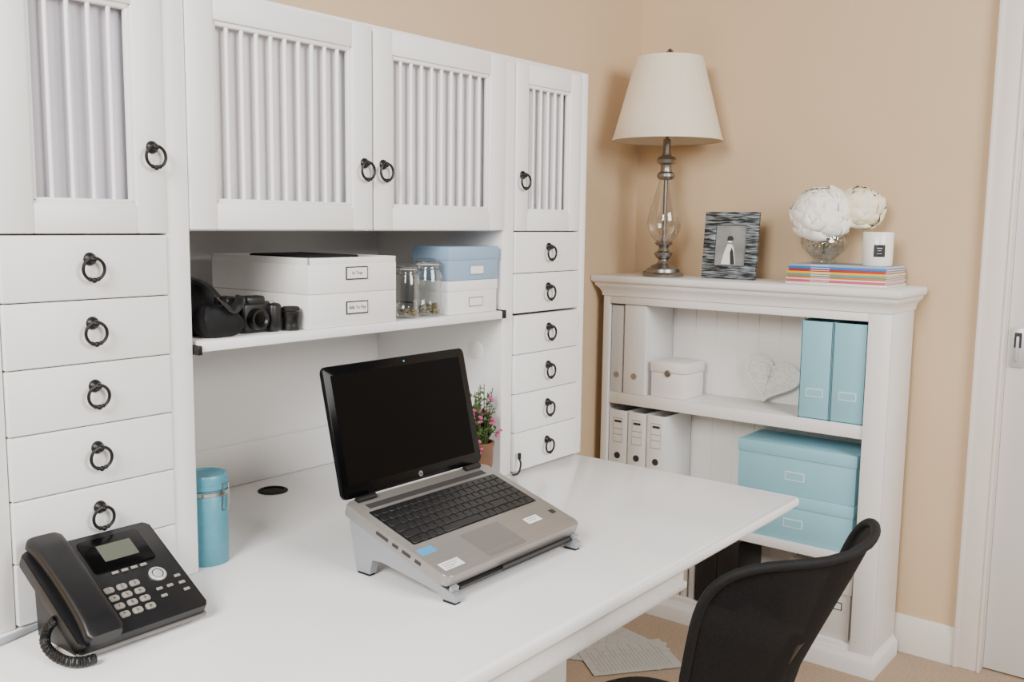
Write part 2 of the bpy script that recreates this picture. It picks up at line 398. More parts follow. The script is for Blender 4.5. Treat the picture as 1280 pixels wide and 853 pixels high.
part('keyboard', kb, 'black', base)
part('touchpad', MB().prism(rrect(-.075, .03, .022, .082, .003), .0204, .0209, ML), 'pad', base)
part('touchpad_buttons', MB().box(-.075, -.0235, .008, .02, .0204, .0212, .0004, M=ML).box(-.0215, .03, .008, .02, .0204, .0212, .0004, M=ML), 'pad', base)
part('speaker_grille', MB().box(-.16, .16, .222, .236, .0204, .0208, M=ML), 'ink', base)
s1 = part('sticker', MB().box(.085, .125, .046, .064, .0205, .0208, M=ML), 'st_white', base, 'white paper sticker')
part('lettering', MB().box(.09, .12, .058, .0595, .0208, .0209, M=ML).box(.09, .113, .0525, .054, .0208, .0209, M=ML), 'inkgrey', s1)
part('sticker', MB().box(-.182, -.146, .066, .084, .0205, .0208, M=ML), 'st_blue', base, 'blue sticker')
s3 = part('sticker', MB().box(-.178, -.130, .016, .036, .0205, .0208, M=ML), 'st_white', base, 'white paper sticker')
part('lettering', MB().box(-.172, -.136, .03, .0315, .0208, .0209, M=ML).box(-.172, -.142, .0245, .026, .0208, .0209, M=ML).box(-.172, -.15, .02, .0212, .0208, .0209, M=ML), 'inkgrey', s3)
part('sticker', MB().box(.162, .176, .05, .062, .0205, .0208, M=ML), 'st_black', base, 'small dark sticker')
MS = T(LX, -.1846, .8835) @ RX(76.6)
lid = part('lid', MB().prism(rrect(-.189, .189, .004, .243, .010), -.0075, 0, MS, .0015), 'gloss', lap)
part('display', MB().box(-.172, .172, .026, .226, 0, .0004, M=MS), 'screen', lid)
part('webcam', MB().box(-.012, .012, .2325, .2352, 0, .0004, M=MS), 'gloss', lid)
part('webcam_light', MB().box(.013, .0165, .232, .2355, 0, .0005, M=MS), 'st_blue', lid)
lg = part('logo', MB().lathe([(.0056, 0), (.0056, .0004), (0, .0004)], 24, MS @ T(.01, .0145, 0)), 'pad', lid, 'round grey maker mark')
part('lettering', MB().text('hp', .008, MS @ T(.01, .0145, .0007)), 'ink', lg)
for x in (-.145, .145):
    part('hinge', MB().tube([(x-.022, .251, .023), (x+.022, .251, .023)], .0062, 12, M=ML), 'black', lap)

# ---------------------------------------------------------------- desk phone
PX, PYf = -1.4125, -.178
MP = T(PX, PYf, .7705) @ RX(30)
ph = thing('desk_phone', 'black office desk phone with corded handset beside the drawers', 'telephone', (PX, -.09, .76))
bd = part('body', MB().prism(rrect(-.101, .104, 0, .195, .008), 0, .020, MP, .003), 'black', ph)
part('base_trim', MB().box(-.101, .104, -.003, .006, -.004, .003, .001, M=MP), 'pad', bd, 'thin grey strip along the front edge')
part('foot_stand', MB().prism([(-.165, .7605), (-.04, .7605), (-.035, .835), (-.05, .838), (-.160, .776)], -.09, .09, Matrix(((0, 0, 1, PX), (1, 0, 0, 0), (0, 1, 0, 0), (0, 0, 0, 1))), .002), 'black', ph)
bz = part('display_bezel', MB().prism(rrect(-.022, .078, .116, .184, .005), .0198, .0215, MP, .0005), 'gloss', bd)
part('display', MB().box(.002, .058, .134, .168, .0215, .0219, M=MP), 'lcd', bz)
for k in range(4):
    part('soft_key', MB().box(.0+k*.0155, .0105+k*.0155, .107, .112, .0198, .0222, .0008, M=MP), 'key', bd)
dig = '123456789*0#'
for k in range(12):
    x = -.020+(k % 3)*.0205; v = .080-(k//3)*.0165
    ky = part('key', MB().prism(rrect(x-.0075, x+.0075, v-.0052, v+.0052, .0028), .0198, .0225, MP, .0008), 'key', bd)
    part('lettering', MB().text(dig[k], .008, MP @ T(x, v, .0227)), 'ink', ky)
nv = part('navigation_ring', MB().lathe([(.008, .0198), (.0135, .0198), (.0135, .0225), (.012, .0235), (.009, .0232)], 24, MP @ T(.062, .084, 0), cap=False), 'plate', bd)
part('ok_button', MB().lathe([(.0075, .0198), (.0075, .0232), (.006, .024), (0, .024)], 20, MP @ T(.062, .084, 0)), 'plate', nv)
for x, v in ((.088, .07), (.088, .055), (.05, .056), (.05, .041), (.088, .04), (.068, .056)):
    part('function_key', MB().box(x-.005, x+.005, v-.0025, v+.0025, .0198, .0222, .0008, M=MP), 'key', bd)
def hs(u, w):
    v = -.004+.205*u; e = abs(2*u-1)
    half = .0245+.004*e**3
    if u < .03 or u > .97: half *= .82
    lo = .021+.009*(1-e**2.2); hi = .045+.005*(1-e**2)-.006*max(0, e-.75)*4*.6
    c, s_ = math.cos(2*PI*w), math.sin(2*PI*w)
    return (-.068+half*sgp(c, .5), v, (lo+hi)/2+(hi-lo)/2*sgp(s_, .5))
part('handset', MB().grid(hs, 28, 24, MP, wrap=True, caps=True), 'black', ph)
path = [Vector(p) for p in ((-1.512, -.118, .810), (-1.520, -.108, .796), (-1.526, -.112, .778), (-1.528, -.140, .7695), (-1.526, -.172, .7695), (-1.515, -.190, .7695), (-1.497, -.195, .7695))]
def cr(P, n=14):
    out = []
    for i in range(len(P)-1):
        a, b, c, d = P[max(i-1, 0)], P[i], P[i+1], P[min(i+2, len(P)-1)]
        for k in range(n):
            t = k/n
            out.append(.5*((2*b)+(c-a)*t+(2*a-5*b+4*c-d)*t*t+(3*b-a-3*c+d)*t**3))
    return out+[P[-1]]
cpts = cr(path, 60); hel = []
for i in range(1, len(cpts)-1):
    d = (cpts[i+1]-cpts[i-1]).normalized(); u = Vector((0, 0, 1)); u = (u-d*u.dot(d)).normalized(); s_ = d.cross(u); a = i*.85
    hel.append(cpts[i]+(u*math.cos(a)+s_*math.sin(a))*.0055)
part('coiled_cord', MB().tube(hel, .0023, 6), 'black', ph)
single('cable', MB().tube(cr([Vector(p) for p in ((-1.62, -.03, .7655), (-1.58, -.035, .7655), (-1.545, -.03, .7655), (-1.50, -.018, .7655), (-1.47, -.012, .7655))], 8), .005, 8), 'cable',
       'grey cable lying on the desk along the hutch behind the phone', 'cable', (-1.55, -.03, .7605))

# ---------------------------------------------------------------- blue tin on the desk
can = thing('tin_canister', 'tall teal blue tin with clip lid beside the hutch column', 'canister', (-1.153, .044, .7605))
r_ = .0375
CM = T(-1.153, .044, .7605)
part('body', MB().lathe([(0, 0), (r_-.001, 0), (r_, .002), (r_, .132), (r_-.0015, .134), (r_-.0015, .138), (0, .138)], 36, CM), 'tin', can)
part('lid', MB().lathe([(r_+.0005, .1375), (r_+.0022, .139), (r_+.0022, .146), (r_+.0008, .147), (r_+.0008, .160), (r_-.001, .164), (r_-.004, .1635), (r_-.006, .161), (0, .161)], 36, CM), 'tinlid', can)
part('band', MB().lathe([(r_+.0005, .127), (r_+.0014, .128), (r_+.0014, .134), (r_+.0005, .135)], 36, CM, cap=False), 'chrome', can)
a = R(-75)
ux, uy = math.cos(a), math.sin(a)
part('clip', MB().tube([(r_*1.05*ux-.004, r_*1.05*uy, .10), (r_*1.12*ux-.004, r_*1.12*uy, .118), (r_*1.12*ux-.004, r_*1.12*uy, .15), (r_*1.12*ux+.008, r_*1.12*uy, .15), (r_*1.12*ux+.008, r_*1.12*uy, .118), (r_*1.05*ux+.008, r_*1.05*uy, .10)], .0011, 6, closed=True, M=CM), 'chrome', can)

# ---------------------------------------------------------------- pot with pink flowers
pp = (-.416, .018, .7605)
pot = thing('potted_plant', 'small brown pot of green leaves and pink flowers behind the laptop screen', 'plant', pp)
PM = T(*pp)
part('pot', MB().lathe([(0, 0), (.024, 0), (.030, .05), (.031, .085), (.034, .090), (.034, .098), (.029, .098), (.028, .085), (0, .083)], 28, PM), 'terracotta', pot)
fl = MB(); sm = MB(); pk = MB(); yl = MB()
rr = random.Random(3)
for k in range(52):
    a = rr.uniform(0, 2*PI); sp = rr.uniform(.004, .041); h = rr.uniform(.09, .245)
    p0 = Vector((.01*math.cos(a), .01*math.sin(a), .08)); p2 = Vector((sp*math.cos(a), sp*math.sin(a), h)); p1 = (p0+p2)/2+Vector((0, 0, .02))
    pts = [PM @ (p0*(1-t)**2+p1*2*t*(1-t)+p2*t*t) for t in (0, .25, .5, .75, 1)]
    sm.tube(pts, .0011, 5)
    for j in range(7):
        t = .25+.75*j/7; c = p0*(1-t)**2+p1*2*t*(1-t)+p2*t*t
        L = rr.uniform(.009, .015)
        fl.grid(lambda u, v: (L*u, L*.40*math.sin(PI*min(1, u*.96+.04))*(2*v-1), .2*L*u*u+.1*L*(2*v-1)**2), 4, 2, M=PM @ T(*c) @ RZ(rr.uniform(0, 360)) @ RY(rr.uniform(-60, 20)))
    if k % 5 in (1, 3, 4) and h < .215:
        B_ = yl if k % 11 == 0 else pk
        o2 = Vector((math.cos(a), math.sin(a), 0))*.005
        for j in range(6):
            B_.ball((p2.x+o2.x+rr.uniform(-.006, .006), p2.y+o2.y+rr.uniform(-.006, .006), p2.z*.92+rr.uniform(-.007, .007)), rr.uniform(.003, .0055), (1, 1, .8), 7, 5, M=PM)
part('stems', sm, 'stem', pot); part('foliage', fl, 'leaf', pot); part('pink_blossoms', pk, 'pink', pot); part('yellow_blossoms', yl, 'yellow', pot)
single('adapter_cable', MB().tube(cr([Vector(p) for p in ((-.33, -.012, .7635), (-.318, -.022, .768), (-.309, -.022, .788), (-.307, -.016, .80))], 6), .0026, 8).tube([(-.307, -.016, .80), (-.3065, -.0155, .815)], .0045, 8), 'black',
       'short black cable end standing up on the desk by the lowest drawer', 'cable', (-.318, -.02, .7605))

# ---------------------------------------------------------------- things on the sliding shelf
ZS = 1.1705
def label_plate(parent, cx, y, cz, w, h, txt=None, face='Y', holder='ink', ts=.012):
    F = T(cx, y, cz) @ FY if face == 'Y' else T(cx, y, cz) @ FX
    hd = part('label_holder', MB().box(-w/2, w/2, -h/2, h/2, 0, .001, M=F), holder, parent)
    part('label_card', MB().box(-w/2+.0025, w/2-.0025, -h/2+.0025, h/2-.0025, .001, .0014, M=F), 'board', hd)
    if txt: part('lettering', MB().text(txt, ts, F @ T(0, 0, .0017)), 'ink', hd)
def tray(name, label, z, h, txt, recess=0):
    o = thing(name, label, 'box', (-.832, .155, z))
    if recess:
        m = MB().box(-.948, -.715, 0, .309, z, z+h-.012, .0015)
        m.box(-.948, -.9445, 0, .309, z+h-.014, z+h, .001).box(-.7185, -.715, 0, .309, z+h-.014, z+h, .001).box(-.948, -.715, 0, .0035, z+h-.014, z+h, .001).box(-.948, -.715, .3055, .309, z+h-.014, z+h, .001)
        part('body', m, 'board', o)
    else:
        part('body', MB().box(-.948, -.715, 0, .309, z, z+h, .002), 'board', o)
    label_plate(o, -.826, -.0012, z+h*.55, .058, .026, txt, holder='ink', ts=.0095)
    return o
tray('storage_box', 'white card document box with dark rimmed label, lower of the stacked pair on the shelf', ZS, .066, 'Bills To Pay')
ob_ = tray('storage_box', 'white open document box with a black wallet in its top, upper of the stacked pair', ZS+.0665, .070, 'In Tray', 1)
single('document_wallet', MB().box(-.935, -.800, .020, .20, ZS+.1250, ZS+.1405, .004), 'softblack', 'black wallet lying in the top of the stacked white boxes', 'wallet', (-.87, .11, ZS+.125))
def jar(name, label, x, y, r, h, fill):
    o = thing(name, label, 'jar', (x, y, ZS)); J = T(x, y, ZS)
    part('glass_body', MB().lathe([(0, .001), (r*.9, .001), (r, .006), (r, h*.72), (r*.82, h*.82), (r*.82, h*.865)], 32, J, cap=False), 'glass', o)
    part('seal', MB().lathe([(r*.80, h*.870), (r*.85, h*.874), (r*.85, h*.882), (r*.8, h*.886)], 28, J, cap=False), 'sealgrey', o, 'pale rubber seal')
    part('glass_lid', MB().lathe([(r*.84, h*.89), (r*.86, h*.90), (r*.84, h*.95), (r*.5, h*.985), (0, h*.99)], 32, J, cap=False), 'glass', o)
    part('wire_clip', MB().tube([(x-r*.86, y, ZS+h*.93), (x-r*1.04, y-.004, ZS+h*.8), (x-r*.84, y-.006, ZS+h*.76)], .0014, 6).tube([(x+r*.86, y, ZS+h*.93), (x+r*1.12, y-.006, ZS+h*.8), (x+r*.90, y-.010, ZS+h*.62)], .0014, 6)
         .tube([(x+r*.87*math.cos(2*PI*k/24), y+r*.87*math.sin(2*PI*k/24), ZS+h*.80) for k in range(24)], .0014, 6, closed=True).tube([(x+r*.90*math.cos(2*PI*k/24), y+r*.90*math.sin(2*PI*k/24), ZS+h*.92) for k in range(24)], .0012, 6, closed=True), 'nickel', o)
    cm = MB(); q = random.Random(int(r*10000))
    for k in range(60):
        a = q.uniform(0, 2*PI); d = r*.75*math.sqrt(q.random()); cm.ball((x+d*math.cos(a), y+d*math.sin(a), ZS+.007+q.uniform(0, fill)), q.uniform(.003, .006), (1, 1, .6), 6, 4)
    ct = part('contents', cm, 'beads', o); ct['kind'] = 'stuff'
jar('glass_jar', 'clip-top glass jar next to the white boxes, narrower of the two', -.650, .032, .026, .120, .012)
jar('glass_jar', 'wider clip-top glass jar in front of the blue box', -.583, .034, .0315, .130, .020)
def small_box(label, x0, x1, y0, y1, z, h, m, lid):
    o = thing('storage_box', label, 'box', ((x0+x1)/2, (y0+y1)/2, z))
    part('body', MB().box(x0+.002, x1-.002, y0+.002, y1-.002, z, z+h-.003, .0015), m, o)
    part('lid', MB().box(x0, x1, y0, y1, z+h-lid, z+h, .002), m, o)
    label_plate(o, x0+(x1-x0)*.55, y0-.0003+.002*(lid < h*.5), z+(h-lid)*.5, .05, .022, None, 'Y', 'silver')
small_box('small white card box holding up the blue box at the shelf end', -.545, -.372, .006, .115, ZS, .076, 'board', .024)
small_box('small dusty blue card box stacked on the white box beside the jars', -.547, -.370, .004, .117, ZS+.0765, .076, 'bluegrey', .03)
# black gear at the left end: a slumped soft bag, a camera with a grip, a short lens
cc = thing('camera_bag', 'soft black camera bag slumped at the left end of the shelf', 'bag', (-1.138, .07, ZS))
def lump(cx, cy, z0, w, d, h, seed, lean=.3, rough=1):
    q = random.Random(seed); ph1, ph2, ph3 = (q.uniform(0, 6) for _ in range(3))
    def f(u, v):
        a = 2*PI*v; e = math.sin(PI*min(max(u, .03), .985))**.5
        b = 1+rough*(.07*math.sin(2*a+ph1+3*u)+.05*math.sin(5*a+ph2+4*u)+.035*math.sin(9*a+ph3+9*u))
        cx_, cy2 = sgp(math.cos(a), .75), sgp(math.sin(a), .75)
        x = w/2*e*cx_*b*(1-.18*u); y = d/2*e*cy2*b*(1-.18*u)
        zz = (.5-.5*math.cos(PI*u))
        return (cx+x, cy+y, z0+h*zz*(1-lean*(x/w+.5)*u+rough*.06*math.sin(3*a+ph2)*u*(1-u)*4))
    return f
part('bag_body', MB().grid(lump(-1.142, .090, ZS, .096, .14, .112, 4, .35, 1.1), 18, 40, wrap=True, caps=True), 'softblack', cc)
part('front_pocket', MB().grid(lump(-1.130, .024, ZS, .094, .05, .066, 8, .4, 1.3), 14, 40, wrap=True, caps=True), 'softblack', cc)
part('side_pouch', MB().box(-1.118, -1.084, .026, .070, ZS, ZS+.070, .008, 3), 'black', cc)
part('strap', MB().tube(cr([Vector(p) for p in ((-1.176, .05, ZS+.106), (-1.160, .02, ZS+.096), (-1.146, .000, ZS+.072), (-1.124, -.004, ZS+.050), (-1.106, .000, ZS+.060), (-1.094, .012, ZS+.070), (-1.084, .024, ZS+.060))], 8), .009, 8, flat=.35), 'black', cc)
part('buckle', MB().box(-1.155, -1.134, -.006, .004, ZS+.060, ZS+.074, .002), 'gloss', cc)
cmr = thing('camera', 'small black camera with round lens beside the camera bag', 'camera', (-1.040, .05, ZS))
part('camera_body', MB().box(-1.074, -.998, .030, .066, ZS, ZS+.056, .007, 3).box(-1.062, -1.022, .032, .062, ZS+.046, ZS+.068, .006, 3).box(-1.022, -.996, .016, .050, ZS, ZS+.054, .008, 3), 'black', cmr)
part('lens', MB().lathe([(0, .014), (.012, .014), (.015, .018), (.0185, .018), (.0195, .012), (.0205, .0), (0, 0)], 28, T(-1.048, .032, ZS+.026) @ RX(90)), 'black', cmr)
part('lens_glass', MB().lathe([(0, .0165), (.0115, .0145)], 20, T(-1.048, .032, ZS+.026) @ RX(90), cap=False), 'gloss', cmr)
part('shutter_button', MB().lathe([(.005, 0), (.005, .004), (0, .0045)], 14, T(-1.010, .034, ZS+.054)), 'silver', cmr)
ln = thing('lens_tube', 'short black lens standing tight against the lower white box', 'lens', (-.970, .026, ZS))
LMx = T(-.971, .026, ZS)
part('barrel', MB().lathe([(0, 0), (.0175, 0), (.0185, .004), (.0175, .010), (.0175, .022), (.0190, .024), (.0190, .036), (.017, .038), (0, .038)], 28, LMx), 'black', ln)
part('cap', MB().lathe([(.0172, .038), (.0172, .043), (.014, .045), (0, .045)], 24, LMx), 'rubber', ln)

# ---------------------------------------------------------------- bookcase: top
lx, ly = .835, .243
lamp = thing('table_lamp', 'tall table lamp with cream tapered shade and glass body on the bookcase', 'lamp', (lx, ly, ZB))
LM = T(lx, ly, ZB)
part('base', MB().lathe([(0, 0), (.070, 0), (.072, .008), (.066, .014), (.060, .015), (.058, .026), (.046, .030), (.040, .038), (.026, .042), (.019, .050), (.017, .058), (.026, .066), (.032, .076), (.032, .082), (.020, .088), (.016, .098), (.020, .106), (.028, .110), (.032, .118), (0, .118)], 40, LM), 'nickel', lamp)
part('glass_body', MB().lathe([(.024, .118), (.042, .135), (.056, .160), (.060, .190), (.053, .225), (.040, .265), (.029, .305), (.022, .330), (.020, .340)], 40, LM, cap=False), 'lampglass', lamp)
part('stem', MB().lathe([(.007, .118), (.007, .332), (.026, .335), (.032, .344), (.030, .354), (.021, .360), (.018, .372), (.021, .384), (.031, .390), (.034, .401), (.028, .411), (.017, .416), (.013, .428), (.013, .47), (.006, .475), (.005, .735), (0, .735)], 28, LM), 'nickel', lamp)
s_b, s_t = 1.664-ZB, 1.940-ZB
shd = part('lamp_shade', MB().lathe([(.188, s_b), (.114, s_t), (.1115, s_t), (.185, s_b)], 64, LM, cap=False).lathe([(.188, s_b), (.185, s_b)], 64, LM, cap=False), 'shade', lamp)
part('shade_trim', MB().lathe([(.1885, s_b-.001), (.1895, s_b), (.1873, s_b+.009), (.1865, s_b+.009)], 64, LM, cap=False), 'shade', shd)
part('shade_trim', MB().lathe([(.1145, s_t+.001), (.1160, s_t-.007), (.1153, s_t-.007)], 64, LM, cap=False), 'shade', shd)
part('spider', MB().tube([(lx-.112, ly, ZB+s_t-.004), (lx+.112, ly, ZB+s_t-.004)], .002, 6).tube([(lx, ly-.112, ZB+s_t-.004), (lx, ly+.112, ZB+s_t-.004)], .002, 6), 'nickel', shd)
part('finial', MB().lathe([(.006, .731), (.009, .738), (.004, .744), (.007, .752), (.012, .760), (.010, .768), (.004, .774), (0, .775)], 20, LM), 'nickel', lamp)
part('cord', MB().tube(cr([Vector(p) for p in ((.885, .285, ZB+.006), (.92, .31, ZB+.008), (.95, .35, ZB+.012), (.975, .40, ZB+.004), (1.005, .42, ZB-.02), (1.01, .425, ZB-.2))], 8), .003, 6), 'black', lamp)

# picture frame
fy0, fy1 = -.092, .104
fcy, fh, fx = (fy0+fy1)/2, .226, .85
pf = thing('picture_frame', 'blue grey and black streaked photo frame leaning back on the bookcase', 'picture frame', (fx+.03, fcy, ZB))
FM = T(fx, fcy, ZB) @ RY(5) @ FX      # x right, y up, z toward viewer
w2 = (fy1-fy0)/2
part('frame', MB().box(-w2, w2, .001, .044, -.012, 0, .002, M=FM).box(-w2, w2, fh-.044, fh, -.012, 0, .002, M=FM).box(-w2, -w2+.042, .043, fh-.043, -.012, -.0003, .001, M=FM).box(w2-.042, w2, .043, fh-.043, -.012, -.0003, .001, M=FM), 'streak', pf)
part('mat_board', MB().box(-w2+.04, w2-.04, .042, fh-.042, -.010, -.006, M=FM), 'photodark', pf)
pr = part('photo_print', MB().box(-w2+.044, w2-.044, .046, fh-.046, -.006, -.005, M=FM), 'phograin', pf)
part('printed_figure', MB().prism([(-.030, .05), (.022, .05), (.016, .085), (.012, .108), (.004, .118), (-.010, .118), (-.016, .105), (-.022, .085)], -.005, -.0046, FM).lathe([(0, 0), (.0095, 0), (.0095, .0004)], 18, FM @ T(-.002, .132, -.005)), 'photowhite', pr)
part('printed_shadow', MB().prism([(.004, .05), (.020, .05), (.013, .09), (.006, .108), (.0, .09)], -.0046, -.0043, FM).prism([(-.013, .129), (.009, .129), (.010, .139), (.002, .146), (-.010, .144)], -.0046, -.0043, FM), 'photodark', pr)
part('easel_back', MB().prism([(-.03, .0), (.03, .0), (.012, .16), (-.012, .16)], -.003, 0, T(fx+.055, fcy, ZB+.0025) @ RY(-10) @ FX), 'photodark', pf)

# books and magazines
bz0 = ZB
stack = [('b_cream', .008, -.222, -.536, .795, 'cream magazine at the bottom of the stack on the bookcase'),
         ('b_pink', .007, -.226, -.530, .798, 'thin pink magazine second from the bottom of the bookcase stack'),
         ('b_cream', .005, -.222, -.533, .796, 'thin cream magazine between the pink and orange ones in the stack'),
         ('b_orange', .006, -.226, -.530, .800, 'orange spined magazine in the bookcase stack'),
         ('b_teal', .007, -.224, -.531, .798, 'teal spined magazine between the orange and yellow ones in the stack'),
         ('b_yellow', .008, -.222, -.533, .797, 'yellow spined magazine under the red one in the bookcase stack'),
         ('b_red', .007, -.228, -.528, .802, 'red spined magazine above the yellow one in the stack'),
         ('b_blue', .007, -.226, -.531, .799, 'strong blue spined magazine second from the top of the bookcase stack'),
         ('b_grey', .008, -.230, -.526, .804, 'pale blue grey magazine on top of the stack under the vase')]
for m_, h, ya, yb, xa, lb in stack:
    o = thing('magazine', lb, 'magazine', (.895, (ya+yb)/2, bz0), 'magazines stacked on the bookcase')
    part('cover', MB().box(xa, xa+.196, yb, ya, bz0, bz0+.0007).box(xa, xa+.196, yb, ya, bz0+h-.0011, bz0+h-.0004).box(xa-.001, xa+.0015, yb, ya, bz0, bz0+h-.0004, .0004), m_, o)
    part('pages', MB().box(xa+.0015, xa+.194, yb+.002, ya-.002, bz0+.0007, bz0+h-.0011), 'paper', o)
    part('spine_lettering', MB().box(xa-.0013, xa-.0009, yb+.17, yb+.23, bz0+h*.35, bz0+h*.6), 'board', o)
    bz0 += h
ZK = bz0+.0003
# crystal vase with two flower heads
vx, vy = .885, -.308
vs = thing('flower_vase', 'cut glass bowl vase of white peonies standing on the magazines', 'vase', (vx, vy, ZK))
VM = T(vx, vy, ZK)
part('glass_bowl', MB().lathe([(0, .001), (.034, .001), (.036, .006), (.030, .014), (.045, .026), (.066, .045), (.074, .066), (.070, .088), (.060, .102), (.060, .110)], 40, VM, cap=False), 'cutglass', vs)
def peony(c, r, m_, parent, seed, tilt, n):
    q = random.Random(seed); mb = MB(); Q = T(*c) @ tilt
    for i in range(n):
        zz = 1-1.72*(i+.5)/n; az = i*2.39996+q.uniform(-.3, .3)
        st_ = math.sqrt(max(0, 1-zz*zz)); d = Vector((st_*math.cos(az), st_*math.sin(az), zz))
        sd = Vector((-math.sin(az), math.cos(az), 0)); e = sd.cross(d)*-1
        if e.z < 0: e = -e
        rot = Matrix.Rotation(q.uniform(-.6, .6), 3, d); sd = rot @ sd; e = rot @ e
        L = r*q.uniform(.55, .78); W = r*q.uniform(.40, .56); rad = r*q.uniform(.82, .98)*(1 if zz < .7 else .92); p1 = q.uniform(0, 6); fl_ = q.uniform(.0, .12)
        def f(u, v):
            t, s = u, 2*v-1
            w = W*math.sin(PI*(.12+.74*t))**.6
            edge = t*t*r*(.045*math.sin(4.0*s+p1)+.022*math.sin(8*s+2*p1))
            up = (t-.45)*L*(1-.26*s*s*t)
            out_ = rad*(.66+.32*math.sin(PI*(.1+.66*t)))+fl_*r*max(0, t-.5)**1.5*1.6-.30*W*s*s*(1-.5*t)+edge*.6
            return d*out_+e*(up+edge*.5)+sd*(w*s)
        mb.grid(f, 8, 10, M=Q)
    mb.ball((0, 0, 0), r*.62, (1, 1, 1), 14, 10, M=Q)
    return part('flower_head', mb, m_, parent)
peony((vx-.016, vy+.008, ZK+.150), .102, 'petal', vs, 5, RY(-16) @ RX(-8), 80)
peony((vx+.030, vy-.096, ZK+.172), .078, 'petal2', vs, 9, RY(-14) @ RX(18), 60)
part('stems', MB().tube([(vx, vy, ZK+.03), (vx-.006, vy, ZK+.1)], .003, 6).tube([(vx+.01, vy+.01, ZK+.03), (vx+.012, vy-.05, ZK+.12), (vx+.024, vy-.09, ZK+.155)], .003, 6), 'stem', vs)
# candle
cx_, cy_ = .862, -.482
cn = thing('candle', 'white candle tumbler with black label standing on the magazines', 'candle', (cx_, cy_, ZK))
KM = T(cx_, cy_, ZK)
part('tumbler', MB().lathe([(0, 0), (.041, 0), (.044, .004), (.0445, .100), (.043, .102), (.041, .100), (.041, .076), (0, .076)], 40, KM), 'candle', cn)
part('wax', MB().lathe([(0, .080), (.0405, .079), (.0405, .0765)], 30, KM, cap=False), 'wax', cn)
part('wick', MB().tube([(cx_, cy_, ZK+.079), (cx_, cy_, ZK+.089)], .0012, 6), 'ink', cn)
def lab2(z0, z1, w, r=.0454):
    def f(u, v):
        a = R(204-w/2+w*u); return (cx_+r*math.cos(a), cy_+r*math.sin(a), ZK+z0+(z1-z0)*v)
    return f
lb_ = part('label', MB().grid(lab2(.028, .064, 42, .0451), 8, 1), 'black', cn)
part('label_lettering', MB().grid(lab2(.053, .0548, 18), 6, 1).grid(lab2(.046, .0474, 12), 6, 1).grid(lab2(.037, .0382, 16), 6, 1), 'board', lb_)

# ---------------------------------------------------------------- bookcase: shelves
def binder(label, y0, y1, x0, z, h, d, m, group=None, lab=True, ring=None):
    o = thing('ring_binder', label, 'binder', (x0+d/2, (y0+y1)/2, z), group)
    part('cover', MB().box(x0, x0+.004, y0, y1, z, z+h, .0015).box(x0+.002, x0+d, y0, y0+.003, z, z+h, .001).box(x0+.002, x0+d, y1-.003, y1, z, z+h, .001), m, o)
    part('papers', MB().box(x0+.012, x0+d-.008, y0+.0035, y1-.0035-.012*(y1-y0 > .05), z+.006, z+h-.018), 'paper', o)
    ym = (y0+y1)/2
    if lab or ring:
        zr = z+h*(ring or .52)
        fr = part('finger_ring', MB().lathe([(.0085, 0), (.012, 0), (.012, .0014), (.0085, .0014)], 22, T(x0-.0001, ym, zr) @ RY(-90), cap=False), 'chrome' if ring else 'ink', o)
        part('finger_hole', MB().lathe([(0, 0), (.0088, 0), (.0088, .0004), (0, .0004)], 20, T(x0-.0001, ym, zr) @ RY(-90)), 'inkgrey' if ring else 'ink', fr)
    if lab:
        dy = (y1-y0)
        l_ = part('spine_label', MB().box(x0-.0006, x0-.0001, ym-dy*.27, ym+dy*.27, z+h*.66, z+h*.92), 'board', o)
        part('label_heading', MB().box(x0-.0010, x0-.0006, ym-dy*.20, ym+dy*.20, z+h*.87, z+h*.895), 'ink', l_)
        part('label_print', MB().box(x0-.0009, x0-.0006, ym-dy*.27, ym-dy*.255, z+h*.66, z+h*.92).box(x0-.0009, x0-.0006, ym+dy*.255, ym+dy*.27, z+h*.66, z+h*.92)
             .box(x0-.0009, x0-.0006, ym-dy*.27, ym+dy*.27, z+h*.66, z+h*.666).box(x0-.0009, x0-.0006, ym-dy*.27, ym+dy*.27, z+h*.80, z+h*.806).box(x0-.0009, x0-.0006, ym-dy*.27, ym+dy*.27, z+h*.74, z+h*.746).box(x0-.0009, x0-.0006, ym-dy*.27, ym+dy*.27, z+h*.914, z+h*.92), 'inkgrey', l_)
    return o
z1_ = .7795; z2_ = .3685; z3_ = .0855
binder('pale grey binder at the left end of the upper bookcase shelf', .360, .408, .772, z1_, .312, .19, 'filegrey', lab=False, ring=.2)
binder('thick plain white binder on the upper shelf beside the small box', .266, .352, .768, z1_, .316, .195, 'file', lab=False, ring=.2)
g0 = binder('white labelled binder nearest the hutch on the middle bookcase shelf', .335, .408, .772, z2_, .345, .19, 'file', 'white binders on the middle shelf')
dup(g0, Vector(g0.location)+Vector((0, -.079, 0)), 'white labelled binder between two others on the middle bookcase shelf')
dup(g0, Vector(g0.location)+Vector((-.002, -.158, 0)), 'white labelled binder nearest the large blue boxes on the middle shelf')
sb = thing('keepsake_box', 'small square white box with round metal disc on the upper shelf', 'box', (.84, .18, z1_))
part('body', MB().box(.782, .918, .114, .247, z1_, z1_+.087, .003), 'board', sb)
part('lid', MB().box(.779, .921, .111, .250, z1_+.088, z1_+.126, .004), 'board', sb)
part('metal_disc', MB().lathe([(0, .004), (.009, .004), (.0115, .003), (.012, 0)], 24, T(.7795, .1805, z1_+.086) @ RY(-90)), 'nickel', sb)
